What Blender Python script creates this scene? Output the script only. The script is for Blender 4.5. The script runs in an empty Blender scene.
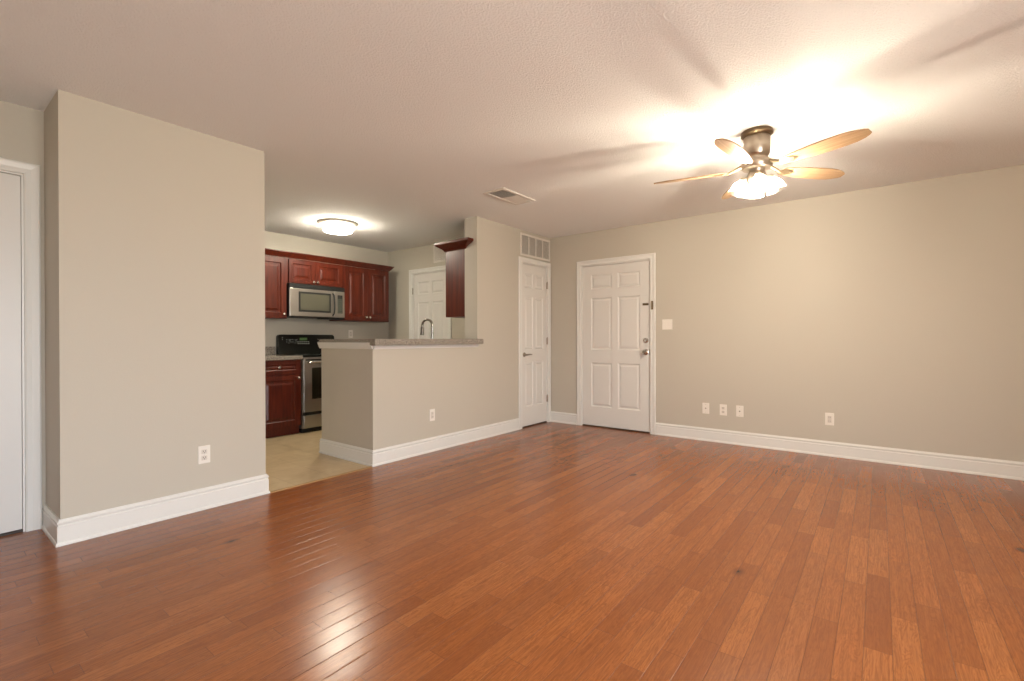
import bpy, bmesh, math, random
from mathutils import Vector, Matrix
random.seed(7)
SC = bpy.context.scene
COL = SC.collection

# ------------------------------------------------------------------ camera
CAM_H, FOC, YAW, PITCH, ROLL = 1.100, 474.5, 0.65857, -0.00315, -0.00222
cam_d = bpy.data.cameras.new('camera')
cam_d.sensor_width = 36.0
cam_d.lens = FOC / 1024 * 36.0
cam_d.clip_start = 0.02
cam = bpy.data.objects.new('camera', cam_d)
fw = Vector((math.cos(YAW)*math.cos(PITCH), math.sin(YAW)*math.cos(PITCH), math.sin(PITCH)))
rt = Vector((math.sin(YAW), -math.cos(YAW), 0))
up = rt.cross(fw)
r2 = rt*math.cos(ROLL) + up*math.sin(ROLL)
u2 = -rt*math.sin(ROLL) + up*math.cos(ROLL)
mx = Matrix((r2, u2, -fw)).transposed().to_4x4()
mx.translation = Vector((0, 0, CAM_H))
cam.matrix_world = mx
COL.objects.link(cam)
SC.camera = cam

# ------------------------------------------------------------------ world, daylight, exposure
W = bpy.data.worlds.new('world'); SC.world = W; W.use_nodes = True
bg = W.node_tree.nodes['Background']
_n = W.node_tree.nodes; _l = W.node_tree.links
_tc = _n.new('ShaderNodeTexCoord'); _sp = _n.new('ShaderNodeSeparateXYZ'); _rp = _n.new('ShaderNodeValToRGB')
_mr = _n.new('ShaderNodeMapRange'); _mr.inputs[1].default_value = -1; _mr.inputs[2].default_value = 1
_l.new(_tc.outputs['Generated'], _sp.inputs[0]); _l.new(_sp.outputs[2], _mr.inputs[0]); _l.new(_mr.outputs[0], _rp.inputs[0])
_e = _rp.color_ramp.elements
_e[0].position = .47; _e[0].color = (.62, .60, .55, 1)      # ground below the horizon
_e[1].position = .53; _e[1].color = (.82, .90, 1.0, 1)      # overcast sky
_l.new(_rp.outputs[0], bg.inputs['Color'])
WORLD_STRENGTH = 19.5
bg.inputs['Strength'].default_value = WORLD_STRENGTH
SC.view_settings.view_transform = 'Standard'
SC.view_settings.look = 'None'
SC.view_settings.gamma = 1.0
SC.view_settings.use_curve_mapping = False
SC.view_settings.exposure = 0.0
SC.cycles.max_bounces = 10
SC.cycles.diffuse_bounces = 6
SC.cycles.transparent_max_bounces = 16
SC.cycles.sample_clamp_indirect = 6.0
SC.cycles.use_denoising = True

BULB = 2250.0          # emission of each fan bulb
BULB_COL = (1.0, 0.87, 0.69)
KITCHEN_GLOW = 84.0
KITCHEN_COL = (1.0, 0.92, 0.75)

# room dimensions (metres; x runs along the closet wall, y towards the kitchen)
H = 2.44
XB = 5.32        # wall with the entry door
YA = 3.47        # plane of pier, half wall and closet wall
PL, PR = 0.526, 1.602
YD = 3.88        # wall with the left door
XH = 2.512       # end of the half wall
XW = 3.865       # end of the full-height wall
YW = 3.655
XK = 4.620       # kitchen right wall
YK = 5.98        # kitchen back wall
YE = 4.285       # far edge of the half wall end
XMIN, YMIN = -1.1, -1.9
WT = 0.12

def portal(x0, x1, z0, z1):
    l = bpy.data.lights.new('daylight_portal', 'AREA')
    l.shape = 'RECTANGLE'; l.size = x1-x0; l.size_y = z1-z0
    l.cycles.is_portal = True
    o = bpy.data.objects.new('daylight_portal', l)
    o.location = ((x0+x1)/2, YMIN-0.13, (z0+z1)/2)
    o.rotation_euler = (math.radians(90), 0, 0)      # -Z of the light looks to +Y
    COL.objects.link(o)
WIN = [(-0.75, 1.35, 0.02, 2.05)]  # unseen glass door, placed so its daylight reaches the pier
for x0, x1, z0, z1 in WIN: portal(x0, x1, z0, z1)

# ------------------------------------------------------------------ materials
def mat(name, col=(.8, .8, .8), rough=.5, metal=0, spec=.5, coat=0, coat_rough=.1, emit=None, estr=0, alpha=1):
    m = bpy.data.materials.new(name); m.use_nodes = True
    b = m.node_tree.nodes['Principled BSDF']
    b.inputs['Base Color'].default_value = (*col, 1)
    b.inputs['Roughness'].default_value = rough
    b.inputs['Metallic'].default_value = metal
    b.inputs['Specular IOR Level'].default_value = spec
    b.inputs['Coat Weight'].default_value = coat
    b.inputs['Coat Roughness'].default_value = coat_rough
    if emit:
        b.inputs['Emission Color'].default_value = (*emit, 1)
        b.inputs['Emission Strength'].default_value = estr
    return m

class NT:
    def __init__(s, m):
        s.t = m.node_tree; s.n = s.t.nodes; s.l = s.t.links
        s.b = s.n.get('Principled BSDF')
    def new(s, typ, **kw):
        n = s.n.new(typ)
        for k, v in kw.items(): setattr(n, k, v)
        return n
    def put(s, sock, v):
        if isinstance(v, bpy.types.NodeSocket): s.l.new(v, sock)
        elif isinstance(v, tuple) and len(v) == 3 and sock.type == 'RGBA': sock.default_value = (*v, 1)
        else: sock.default_value = v
    def math(s, op, a, b=0.0, c=None):
        n = s.new('ShaderNodeMath', operation=op)
        s.put(n.inputs[0], a); s.put(n.inputs[1], b)
        if c is not None: s.put(n.inputs[2], c)
        return n.outputs[0]
    def mix(s, f, a, b, mode='MIX'):
        n = s.new('ShaderNodeMix', data_type='RGBA', blend_type=mode)
        s.put(n.inputs[0], f); s.put(n.inputs[6], a); s.put(n.inputs[7], b)
        return n.outputs[2]
    def noise(s, vec, scale, detail=2, rough=.5, dist=0, dim='3D'):
        n = s.new('ShaderNodeTexNoise', noise_dimensions=dim)
        if vec is not None: s.l.new(vec, n.inputs['Vector'])
        n.inputs['Scale'].default_value = scale; n.inputs['Detail'].default_value = detail
        n.inputs['Roughness'].default_value = rough; n.inputs['Distortion'].default_value = dist
        return n
    def ramp(s, f, stops):
        n = s.new('ShaderNodeValToRGB'); s.l.new(f, n.inputs[0])
        e = n.color_ramp.elements
        while len(e) < len(stops): e.new(.5)
        for k, (p, c) in enumerate(stops): e[k].position = p; e[k].color = (*c, 1)
        return n.outputs[0]
    def pos(s):
        return s.new('ShaderNodeNewGeometry').outputs['Position']
    def bump(s, h, dist, strength=1.0):
        n = s.new('ShaderNodeBump'); s.l.new(h, n.inputs['Height'])
        n.inputs['Distance'].default_value = dist; n.inputs['Strength'].default_value = strength
        s.l.new(n.outputs[0], s.b.inputs['Normal']); return n

# painted walls
WALL = mat('wall_paint', (.520, .480, .405), .55, spec=.3)
t = NT(WALL); n = t.noise(t.pos(), 140, 2); t.bump(n.outputs[0], .0012, .35)
CEIL = mat('textured_ceiling_paint', (.86, .855, .84), .9, spec=.1)
t = NT(CEIL); p = t.pos()
n1 = t.noise(p, 105, 3, .65); n2 = t.noise(p, 40, 2, .5)
h = t.math('ADD', t.ramp(n1.outputs[0], [(.40, (0, 0, 0)), (.62, (1, 1, 1))]), t.math('MULTIPLY', n2.outputs[0], .6))
t.bump(h, .006, .6)
TRIM = mat('white_trim_paint', (.74, .73, .69), .32, spec=.4)
DOORP = mat('white_door_paint', (.71, .69, .65), .36, spec=.4)
PLATE = mat('white_plastic_plate', (.80, .76, .69), .3)
SLOT = mat('dark_slot', (.05, .045, .04), .5)
GRILLE = mat('painted_grille_metal', (.72, .68, .62), .4)
DUCT = mat('duct_shade', (.12, .10, .085), .8)  # shade of the unlit duct put into the colour

# hardwood floor
FLOOR = mat('hardwood_planks', rough=.3, spec=.5)
t = NT(FLOOR); p = t.pos()
sep = t.new('ShaderNodeSeparateXYZ'); t.l.new(p, sep.inputs[0])
X, Y = sep.outputs[0], sep.outputs[1]
PW = .081
yr = t.math('DIVIDE', t.math('ADD', Y, 10.0), PW)
row = t.math('FLOOR', yr); fy = t.math('FRACT', yr)
wn = t.new('ShaderNodeTexWhiteNoise', noise_dimensions='1D'); t.l.new(row, wn.inputs['W'])
xw = t.math('ADD', t.math('DIVIDE', X, .64), t.math('MULTIPLY', row, 37.37))
v1 = t.new('ShaderNodeTexVoronoi', voronoi_dimensions='1D', feature='F1'); t.l.new(xw, v1.inputs['W']); v1.inputs['Scale'].default_value = 1; v1.inputs['Randomness'].default_value = .75
v2 = t.new('ShaderNodeTexVoronoi', voronoi_dimensions='1D', feature='DISTANCE_TO_EDGE'); t.l.new(xw, v2.inputs['W']); v2.inputs['Scale'].default_value = 1; v2.inputs['Randomness'].default_value = .75
sc_ = t.new('ShaderNodeSeparateColor'); t.l.new(v1.outputs['Color'], sc_.inputs[0])
rnd, rnd2, rnd3 = sc_.outputs[0], sc_.outputs[1], sc_.outputs[2]
dx = t.math('MULTIPLY', v2.outputs['Distance'], .64)
dy = t.math('MULTIPLY', t.math('MINIMUM', fy, t.math('SUBTRACT', 1.0, fy)), PW)
d = t.math('MINIMUM', dx, dy)
# grain coordinates: every board has its own offset
gv = t.new('ShaderNodeCombineXYZ')
t.l.new(t.math('MULTIPLY_ADD', X, 1.0, t.math('MULTIPLY', rnd, 51.0)), gv.inputs[0])
t.l.new(t.math('MULTIPLY_ADD', Y, 9.0, t.math('MULTIPLY', rnd2, 77.0)), gv.inputs[1])
t.l.new(t.math('MULTIPLY', rnd3, 33.0), gv.inputs[2])
g1 = t.noise(gv.outputs[0], 3.2, 4, .6, 1.2)
rings = t.math('FRACT', t.math('MULTIPLY', g1.outputs[0], 9.0))
rings = t.math('ABSOLUTE', t.math('MULTIPLY_ADD', rings, 2.0, -1.0))
gv2 = t.new('ShaderNodeCombineXYZ')
t.l.new(t.math('MULTIPLY', X, 6.0), gv2.inputs[0]); t.l.new(t.math('MULTIPLY', Y, 170.0), gv2.inputs[1]); t.l.new(rnd, gv2.inputs[2])
g2 = t.noise(gv2.outputs[0], 1.0, 3, .6)
base = t.ramp(rnd, [(0, (.245, .072, .018)), (.3, (.310, .099, .024)), (.55, (.345, .112, .028)), (.8, (.410, .145, .038)), (1, (.275, .090, .026))])
c = t.mix(t.math('MULTIPLY', t.math('POWER', rings, 2.0), .58), base, (.155, .040, .011))
c = t.mix(t.math('MULTIPLY', t.math('SUBTRACT', g2.outputs[0],   .35), 1.6), c, (.150, .038, .010))
big = t.noise(p, .9, 2)
c = t.mix(t.math('MULTIPLY', big.outputs[0], .20), c, (.36, .115, .03))
kn = t.new('ShaderNodeTexVoronoi', voronoi_dimensions='2D', feature='F1'); 
kv = t.new('ShaderNodeCombineXYZ'); t.l.new(t.math('MULTIPLY', X, .55), kv.inputs[0]); t.l.new(Y, kv.inputs[1])
t.l.new(kv.outputs[0], kn.inputs['Vector']); kn.inputs['Scale'].default_value = 1.5
ksc = t.new('ShaderNodeSeparateColor'); t.l.new(kn.outputs['Color'], ksc.inputs[0])
kon = t.math('GREATER_THAN', ksc.outputs[0], .80)
knf = t.ramp(kn.outputs['Distance'], [(0, (1, 1, 1)), (.022, (.5, .5, .5)), (.045, (0, 0, 0))])
c = t.mix(t.math('MULTIPLY', t.math('MULTIPLY', knf, .8), kon), c, (.05, .016, .007))
seam = t.new('ShaderNodeMapRange'); t.l.new(d, seam.inputs[0]); seam.inputs[1].default_value = .0003; seam.inputs[2].default_value = .0015
c = t.mix(t.math('MULTIPLY', t.math('SUBTRACT', 1.0, seam.outputs[0]), .55), c, (.045, .013, .005))
t.l.new(c, t.b.inputs['Base Color'])
t.l.new(t.math('MULTIPLY_ADD', g2.outputs[0], .12, .17), t.b.inputs['Roughness'])
bev = t.new('ShaderNodeMapRange', interpolation_type='SMOOTHSTEP'); t.l.new(dy, bev.inputs[0]); bev.inputs[1].default_value = 0; bev.inputs[2].default_value = .0035
hh = t.math('ADD', t.math('MULTIPLY', bev.outputs[0], .0004), t.math('MULTIPLY', g2.outputs[0], .00005))
tilt = t.math('MULTIPLY', t.math('MULTIPLY', t.math('SUBTRACT', rnd2, .5), .0010), fy)
wav = t.noise(gv.outputs[0], 1.3, 1)
hh = t.math('ADD', t.math('ADD', hh, tilt), t.math('MULTIPLY', wav.outputs[0], .0006))
t.bump(hh, 1.0, 1.0)

# kitchen vinyl / stone tile
KFLOOR = mat('tan_tile', (.55, .40, .22), .35)
t = NT(KFLOOR); p = t.pos()
n = t.noise(p, 3.5, 5, .6, .8)
br = t.new('ShaderNodeTexBrick'); t.l.new(p, br.inputs['Vector'])
br.offset = 0; br.inputs['Scale'].default_value = 1; br.inputs['Brick Width'].default_value = .305; br.inputs['Row Height'].default_value = .305
br.inputs['Mortar Size'].default_value = .003; br.inputs['Color1'].default_value = (1, 1, 1, 1); br.inputs['Color2'].default_value = (.93, .93, .93, 1); br.inputs['Mortar'].default_value = (.82, .80, .76, 1)
c = t.ramp(n.outputs[0], [(.3, (.50, .375, .21)), (.5, (.60, .465, .28)), (.7, (.68, .55, .36))])
t.l.new(t.mix(1.0, c, br.outputs[0], 'MULTIPLY'), t.b.inputs['Base Color'])

# granite
GRAN = mat('speckled_granite', rough=.12)
t = NT(GRAN); p = t.pos()
n1 = t.noise(p, 85, 4, .7); n2 = t.noise(p, 14, 3, .6)
c = t.ramp(n1.outputs[0], [(.33, (.04, .035, .03)), (.43, (.20, .17, .14)), (.55, (.31, .28, .235)), (.68, (.54, .50, .43))])
c = t.mix(t.math('MULTIPLY', n2.outputs[0], .55), c, (.24, .20, .165))
t.l.new(c, t.b.inputs['Base Color'])

# cherry wood
CHERRY = mat('cherry_cabinet_wood', rough=.38, spec=.35, coat=.15, coat_rough=.2)
t = NT(CHERRY); p = t.pos()
mp = t.new('ShaderNodeMapping'); t.l.new(p, mp.inputs[0]); mp.inputs['Scale'].default_value = (22, 22, 1.6)
n = t.noise(mp.outputs[0], 1.4, 4, .6, .6)
t.l.new(t.ramp(n.outputs[0], [(.3, (.048, .006, .0022)), (.5, (.080, .0105, .0035)), (.72, (.118, .018, .006))]), t.b.inputs['Base Color'])
KNOBM = mat('satin_knob', (.78, .74, .68), .22, metal=.9)
STEEL = mat('stainless_steel', (.50, .47, .42), .33, metal=.9)
t = NT(STEEL); p = t.pos(); mp = t.new('ShaderNodeMapping'); t.l.new(p, mp.inputs[0]); mp.inputs['Scale'].default_value = (2, 2, 300)
n = t.noise(mp.outputs[0], 1, 2); t.bump(n.outputs[0], .0003, .3)
BLACK = mat('black_enamel', (.010, .012, .010), .18)
BLACKP = mat('black_plastic', (.010, .010, .009), .5)
GLASSD = mat('dark_oven_glass', (.02, .018, .012), .08)
MWGLASS = mat('microwave_window_mesh', (.09, .085, .06), .3)
MARK = mat('printed_white_marks', (.75, .78, .70), .5)
DISP = mat('green_display', (.10, .20, .07), .3)
NICKEL = mat('brushed_nickel', (.62, .55, .45), .28, metal=1)
BRASSD = mat('aged_bronze', (.20, .15, .09), .35, metal=.9)
CHROME = mat('satin_chrome', (.55, .53, .50), .22, metal=1)
FAUC = mat('faucet_metal', (.34, .32, .29), .22, metal=1)
BLADE = mat('oak_fan_blade', rough=.35)
t = NT(BLADE)
tc = t.new('ShaderNodeTexCoord'); mp = t.new('ShaderNodeMapping'); t.l.new(tc.outputs['UV'], mp.inputs[0]); mp.inputs['Scale'].default_value = (2.2, 42, 1)
n = t.noise(mp.outputs[0], 1.5, 4, .6, .7)
t.l.new(t.ramp(n.outputs[0], [(.3, (.26, .150, .075)), (.5, (.37, .235, .125)), (.7, (.45, .30, .18))]), t.b.inputs['Base Color'])

def emitter(name, col, strength):
    m = bpy.data.materials.new(name); m.use_nodes = True
    nt = m.node_tree; nt.nodes.clear()
    e = nt.nodes.new('ShaderNodeEmission'); o = nt.nodes.new('ShaderNodeOutputMaterial')
    e.inputs[0].default_value = (*col, 1); e.inputs[1].default_value = strength
    nt.links.new(e.outputs[0], o.inputs[0]); return m
BULBM = emitter('glowing_bulb', BULB_COL, BULB)
KGLOW = emitter('glowing_diffuser', KITCHEN_COL, KITCHEN_GLOW)

def frosted(name, clear, col=(.95, .93, .9)):
    m = bpy.data.materials.new(name); m.use_nodes = True
    nt = m.node_tree; nt.nodes.clear(); N = nt.nodes.new; L = nt.links.new
    tr = N('ShaderNodeBsdfTransparent'); tl = N('ShaderNodeBsdfTranslucent'); gl = N('ShaderNodeBsdfGlossy'); o = N('ShaderNodeOutputMaterial')
    tl.inputs[0].default_value = (*col, 1); gl.inputs['Roughness'].default_value = .1
    a = N('ShaderNodeMixShader'); a.inputs[0].default_value = 1-clear; L(tr.outputs[0], a.inputs[1]); L(tl.outputs[0], a.inputs[2])
    b = N('ShaderNodeMixShader'); b.inputs[0].default_value = .05; L(a.outputs[0], b.inputs[1]); L(gl.outputs[0], b.inputs[2])
    L(b.outputs[0], o.inputs[0]); return m
SHADE = frosted('frosted_shade_glass', .84)
PANE = frosted('window_glass', .97)

# ------------------------------------------------------------------ mesh helpers
class MB:
    def __init__(s): s.bm = bmesh.new(); s.uv = None
    def _merge(s, b2):
        me = bpy.data.meshes.new('tmp'); b2.to_mesh(me); b2.free(); s.bm.from_mesh(me); bpy.data.meshes.remove(me)
    def box(s, x0, x1, y0, y1, z0, z1, bev=0, seg=1):
        b = bmesh.new(); bmesh.ops.create_cube(b, size=1)
        for v in b.verts:
            v.co = Vector(((x0+x1)/2 + v.co.x*(x1-x0), (y0+y1)/2 + v.co.y*(y1-y0), (z0+z1)/2 + v.co.z*(z1-z0)))
        if bev: bmesh.ops.bevel(b, geom=list(b.edges), offset=bev, segments=seg, affect='EDGES', profile=.5)
        s._merge(b); return s
    def lathe(s, c, prof, axis=(0, 0, 1), seg=24, caps=True):
        c = Vector(c); az = Vector(axis).normalized()
        ax = az.orthogonal().normalized(); ay = az.cross(ax)
        b = bmesh.new(); rings = []
        for r, z in prof:
            if r < 1e-6: rings.append([b.verts.new(c+az*z)])
            else: rings.append([b.verts.new(c + az*z + ax*r*math.cos(2*math.pi*k/seg) + ay*r*math.sin(2*math.pi*k/seg)) for k in range(seg)])
        for A, B in zip(rings, rings[1:]):
            for k in range(seg):
                if len(A) == 1 and len(B) == 1: break
                if len(A) == 1: b.faces.new((A[0], B[k], B[(k+1) % seg]))
                elif len(B) == 1: b.faces.new((A[k], B[0], A[(k+1) % seg]))
                else: b.faces.new((A[k], B[k], B[(k+1) % seg], A[(k+1) % seg]))
        if caps:
            for R in (rings[0], rings[-1]):
                if len(R) > 1: b.faces.new(R)
        bmesh.ops.recalc_face_normals(b, faces=list(b.faces))
        s._merge(b); return s
    def cyl(s, p0, p1, r, seg=16):
        p0 = Vector(p0); d = Vector(p1)-p0
        return s.lathe(p0, [(r, 0), (r, d.length)], d, seg)
    def ball(s, c, r, seg=16):
        return s.lathe(c, [(r*math.sin(math.pi*k/8), -r*math.cos(math.pi*k/8)) for k in range(9)], (0, 0, 1), seg)
    def tube(s, pts, r, seg=10):
        pts = [Vector(p) for p in pts]; b = bmesh.new(); rings = []; nrm = None
        rr = r if isinstance(r, (list, tuple)) else [r]*len(pts)
        for i, q in enumerate(pts):
            tan = (pts[min(i+1, len(pts)-1)] - pts[max(i-1, 0)]).normalized()
            nrm = tan.orthogonal().normalized() if nrm is None else (nrm - tan*nrm.dot(tan)).normalized()
            bn = tan.cross(nrm)
            rings.append([b.verts.new(q + nrm*rr[i]*math.cos(2*math.pi*k/seg) + bn*rr[i]*math.sin(2*math.pi*k/seg)) for k in range(seg)])
        for A, B in zip(rings, rings[1:]):
            for k in range(seg): b.faces.new((A[k], B[k], B[(k+1) % seg], A[(k+1) % seg]))
        b.faces.new(rings[0]); b.faces.new(rings[-1])
        bmesh.ops.recalc_face_normals(b, faces=list(b.faces)); s._merge(b); return s
    def sweep(s, path, prof):
        """profile [(distance out, height)] swept along a floor path with mitred corners, outwards = right of travel"""
        P = [Vector(q) for q in path]; b = bmesh.new(); rings = []
        def nr(a, c): d = (c-a).normalized(); return Vector((d.y, -d.x))
        for i, q in enumerate(P):
            n1 = nr(P[i-1], q) if i else None; n2 = nr(q, P[i+1]) if i < len(P)-1 else None
            if n1 is None: m = n2
            elif n2 is None: m = n1
            else: m = (n1+n2); m = m/(m.dot(n1))
            rings.append([b.verts.new((q.x+m.x*d, q.y+m.y*d, z)) for d, z in prof])
        k = len(prof)
        for A, B in zip(rings, rings[1:]):
            for j in range(k): b.faces.new((A[j], B[j], B[(j+1) % k], A[(j+1) % k]))
        b.faces.new(rings[0]); b.faces.new(rings[-1])
        bmesh.ops.recalc_face_normals(b, faces=list(b.faces)); s._merge(b); return s
    def panel_slab(s, f, w, h, th, panels, rings, bev=0):
        """slab w x h x th with moulded panels on its front; f(u,v,n) maps to the world, n=0 is the front"""
        b = bmesh.new()
        us = sorted({0, w} | {q for p in panels for q in (p[0], p[1])}); vs = sorted({0, h} | {q for p in panels for q in (p[2], p[3])})
        cache = {}
        def V(u, v, n):
            k = (round(u, 5), round(v, 5), round(n, 5))
            if k not in cache: cache[k] = b.verts.new(f(u, v, n))
            return cache[k]
        for u0, u1 in zip(us, us[1:]):
            for v0, v1 in zip(vs, vs[1:]):
                if not any(abs(p[0]-u0) < 1e-5 and abs(p[1]-u1) < 1e-5 and p[2]-1e-5 <= v0 and v1 <= p[3]+1e-5 for p in panels):
                    b.faces.new((V(u0, v0, 0), V(u1, v0, 0), V(u1, v1, 0), V(u0, v1, 0)))
        for (u0, u1, v0, v1) in panels:
            prev = None; outer = []
            # outer ring keeps every grid vertex so that nothing gapes
            cuts = [q for q in vs if v0 - 1e-5 <= q <= v1 + 1e-5]
            loop0 = [(u0, v0), (u1, v0), (u1, v1), (u0, v1)]
            first = [V(a, c, 0) for a, c in loop0]
            prev = first
            for ins, dep in rings:
                cur = [V(u0+ins, v0+ins, -dep), V(u1-ins, v0+ins, -dep), V(u1-ins, v1-ins, -dep), V(u0+ins, v1-ins, -dep)]
                for k in range(4): b.faces.new((prev[k], prev[(k+1) % 4], cur[(k+1) % 4], cur[k]))
                prev = cur
            b.faces.new(prev)
        # sides and back
        B = [V(0, 0, -th), V(w, 0, -th), V(w, h, -th), V(0, h, -th)]; F = [V(0, 0, 0), V(w, 0, 0), V(w, h, 0), V(0, h, 0)]
        for k in range(4): b.faces.new((F[k], F[(k+1) % 4], B[(k+1) % 4], B[k]))
        b.faces.new(B[::-1])
        bmesh.ops.recalc_face_normals(b, faces=list(b.faces))
        s._merge(b); return s
    def build(s, name, m, parent=None, smooth=False, origin=None):
        me = bpy.data.meshes.new(name)
        vs = [v.co for v in s.bm.verts]
        lo = Vector([min(v[i] for v in vs) for i in range(3)]); hi = Vector([max(v[i] for v in vs) for i in range(3)])
        og = Vector(origin) if origin else Vector(((lo.x+hi.x)/2, (lo.y+hi.y)/2, lo.z))
        for v in s.bm.verts: v.co -= og
        s.bm.to_mesh(me); s.bm.free()
        me.materials.append(m)
        if smooth:
            for p in me.polygons: p.use_smooth = True
            try: me.set_sharp_from_angle(angle=math.radians(35))
            except Exception: pass
        o = bpy.data.objects.new(name, me); COL.objects.link(o)
        pl = Vector((0, 0, 0)); q = parent
        while q is not None: pl += q.location; q = q.parent
        o.location = og - pl
        if parent is not None: o.parent = parent
        return o

def tag(o, label=None, cat=None, group=None, kind=None):
    if label: o['label'] = label
    if cat: o['category'] = cat
    if group: o['group'] = group
    if kind: o['kind'] = kind
    return o
def thing(name, loc, label, cat, group=None):
    o = bpy.data.objects.new(name, None); o.location = loc; COL.objects.link(o); o.empty_display_size = .1
    return tag(o, label, cat, group)
def struct(o, label, cat): return tag(o, label, cat, kind='structure')
def copy_tree(o, parent=None, delta=None):
    c = o.copy(); COL.objects.link(c)
    if parent is not None: c.parent = parent
    if delta is not None: c.location = o.location + Vector(delta)
    for ch in [q for q in bpy.data.objects if q.parent == o]: copy_tree(ch, c)
    return c

# ------------------------------------------------------------------ room shell
m = MB(); m.box(XMIN-.12, XB+.12, YMIN-.12, YA, -.1, 0); m.box(XMIN-.12, PL, YA, YD+.12, -.1, 0); m.box(XK+.06, XB+.12, YA, YW, -.1, 0)
struct(m.build('floor', FLOOR), 'glossy orange-brown hardwood strip floor of the empty living room', 'floor')
m = MB(); m.box(PR-.1, XK+.06, YA+.0, YK, -.1, 0.0); m.box(XK+.06, XK+.12, YW, YK, -.1, 0.0)
struct(m.build('floor_kitchen', KFLOOR), 'tan mottled tile floor of the kitchen', 'floor')
m = MB(); m.box(XMIN-.12, XB+.12, YMIN-.12, YK+.12, H, H+.1)
struct(m.build('ceiling', CEIL), 'off-white stippled texture ceiling over room and kitchen', 'ceiling')

# pier at left
m = MB(); m.box(PL, PR, YA, YD+.08, 0, H)
struct(m.build('wall_left', WALL), 'greige projecting wall block left of the kitchen opening', 'wall')
# wall behind, with the left door (niche)
DL0, DL1, DLT = -.35, .442, 2.052
m = MB(); y0, y1 = YD, YD+.07
m.box(XMIN, DL0, y0, y1, 0, H); m.box(DL1, PL, y0, y1, 0, H); m.box(DL0, DL1, y0, y1, DLT, H); m.box(XMIN, PL, y1, y1+.05, 0, H)
struct(m.build('wall_far_left', WALL), 'recessed greige wall at far left around the plain white door', 'wall')
# entry wall
E0, E1, ET = 2.093, 2.997, 2.022
m = MB(); x0, x1 = XB, XB+.07
m.box(x0, x1, YMIN, E0, 0, H); m.box(x0, x1, E1, YA+.12, 0, H); m.box(x0, x1, E0, E1, ET, H); m.box(x1, x1+.05, YMIN, YA+.12, 0, H)
struct(m.build('wall_right', WALL), 'long warm greige wall holding the front door', 'wall')
# closet wall (full height) with niche
C0, C1, CT = 4.672, 5.250, 2.045
m = MB(); y0, y1 = YA, YA+.07
m.box(XW, C0, y0, y1, 0, H); m.box(C1, XB, y0, y1, 0, H); m.box(C0, C1, y0, y1, CT, H); m.box(XW, XB, y1, YW, 0, H)
struct(m.build('wall_middle', WALL), 'greige wall between kitchen pass-through and corner, holding closet door', 'wall')
# half wall
HWT = 1.045
m = MB(); m.box(XH, XW, YA, YA+.15, 0, HWT); m.box(XH, XH+.13, YA+.15, YE, 0, HWT)
struct(m.build('wall_half', WALL), 'greige counter-height half wall around the kitchen peninsula', 'wall')
# kitchen walls
KD0, KD1, KDT = 4.677, 5.424, 2.055
m = MB(); x0, x1 = XK, XK+.06
m.box(x0, x1, YW, KD0, 0, H); m.box(x0, x1, KD1, YK, 0, H); m.box(x0, x1, KD0, KD1, KDT, H); m.box(x1, x1+.06, YW, YK, 0, H)
struct(m.build('wall_kitchen_right', WALL), 'greige kitchen side wall with a white panelled door', 'wall')
m = MB(); m.box(PR-.12, XK+.12, YK, YK+.12, 0, H)
struct(m.build('wall_kitchen_back', WALL), 'greige kitchen wall behind microwave and range', 'wall')
m = MB(); m.box(PR-.12, PR, YD+.08, YK, 0, H)
struct(m.build('wall_kitchen_left', WALL), 'greige kitchen side wall hidden behind the wall block', 'wall')
# walls behind the camera
m = MB(); m.box(XMIN-.12, XMIN, YMIN, YD+.12, 0, H)
struct(m.build('wall_rear_left', WALL), 'greige wall behind and left of the viewpoint', 'wall')
m = MB(); a0, a1, az0, az1 = WIN[0]
yy0, yy1 = YMIN-.12, YMIN
m.box(XMIN-.12, a0, yy0, yy1, 0, H); m.box(a0, a1, yy0, yy1, 0, az0); m.box(a0, a1, yy0, yy1, az1, H)
m.box(a1, XB+.12, yy0, yy1, 0, H)
struct(m.build('wall_rear', WALL), 'greige wall behind the viewpoint with the glass door placed for daylight', 'wall')
for i, (x0, x1, z0, z1) in enumerate(WIN):
    m = MB(); f = .05; ya, yb = YMIN-.09, YMIN-.03
    m.box(x0, x0+f, ya, yb, z0, z1); m.box(x1-f, x1, ya, yb, z0, z1); m.box(x0+f, x1-f, ya, yb, z0, z0+f); m.box(x0+f, x1-f, ya, yb, z1-f, z1)
    m.box((x0+x1)/2-f/2, (x0+x1)/2+f/2, ya, yb, z0+f, z1-f)
    w = struct(m.build('window_%d' % (i+1), TRIM), 'unseen white framed sliding glass door, placed behind the viewpoint to light the pier', 'window')
    for k in range(2):
        q0 = x0+f if k == 0 else (x0+x1)/2+f/2; q1 = (x0+x1)/2-f/2 if k == 0 else x1-f
        MB().box(q0, q1, YMIN-.063, YMIN-.057, z0+f, z1-f).build('pane', PANE, w)

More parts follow.
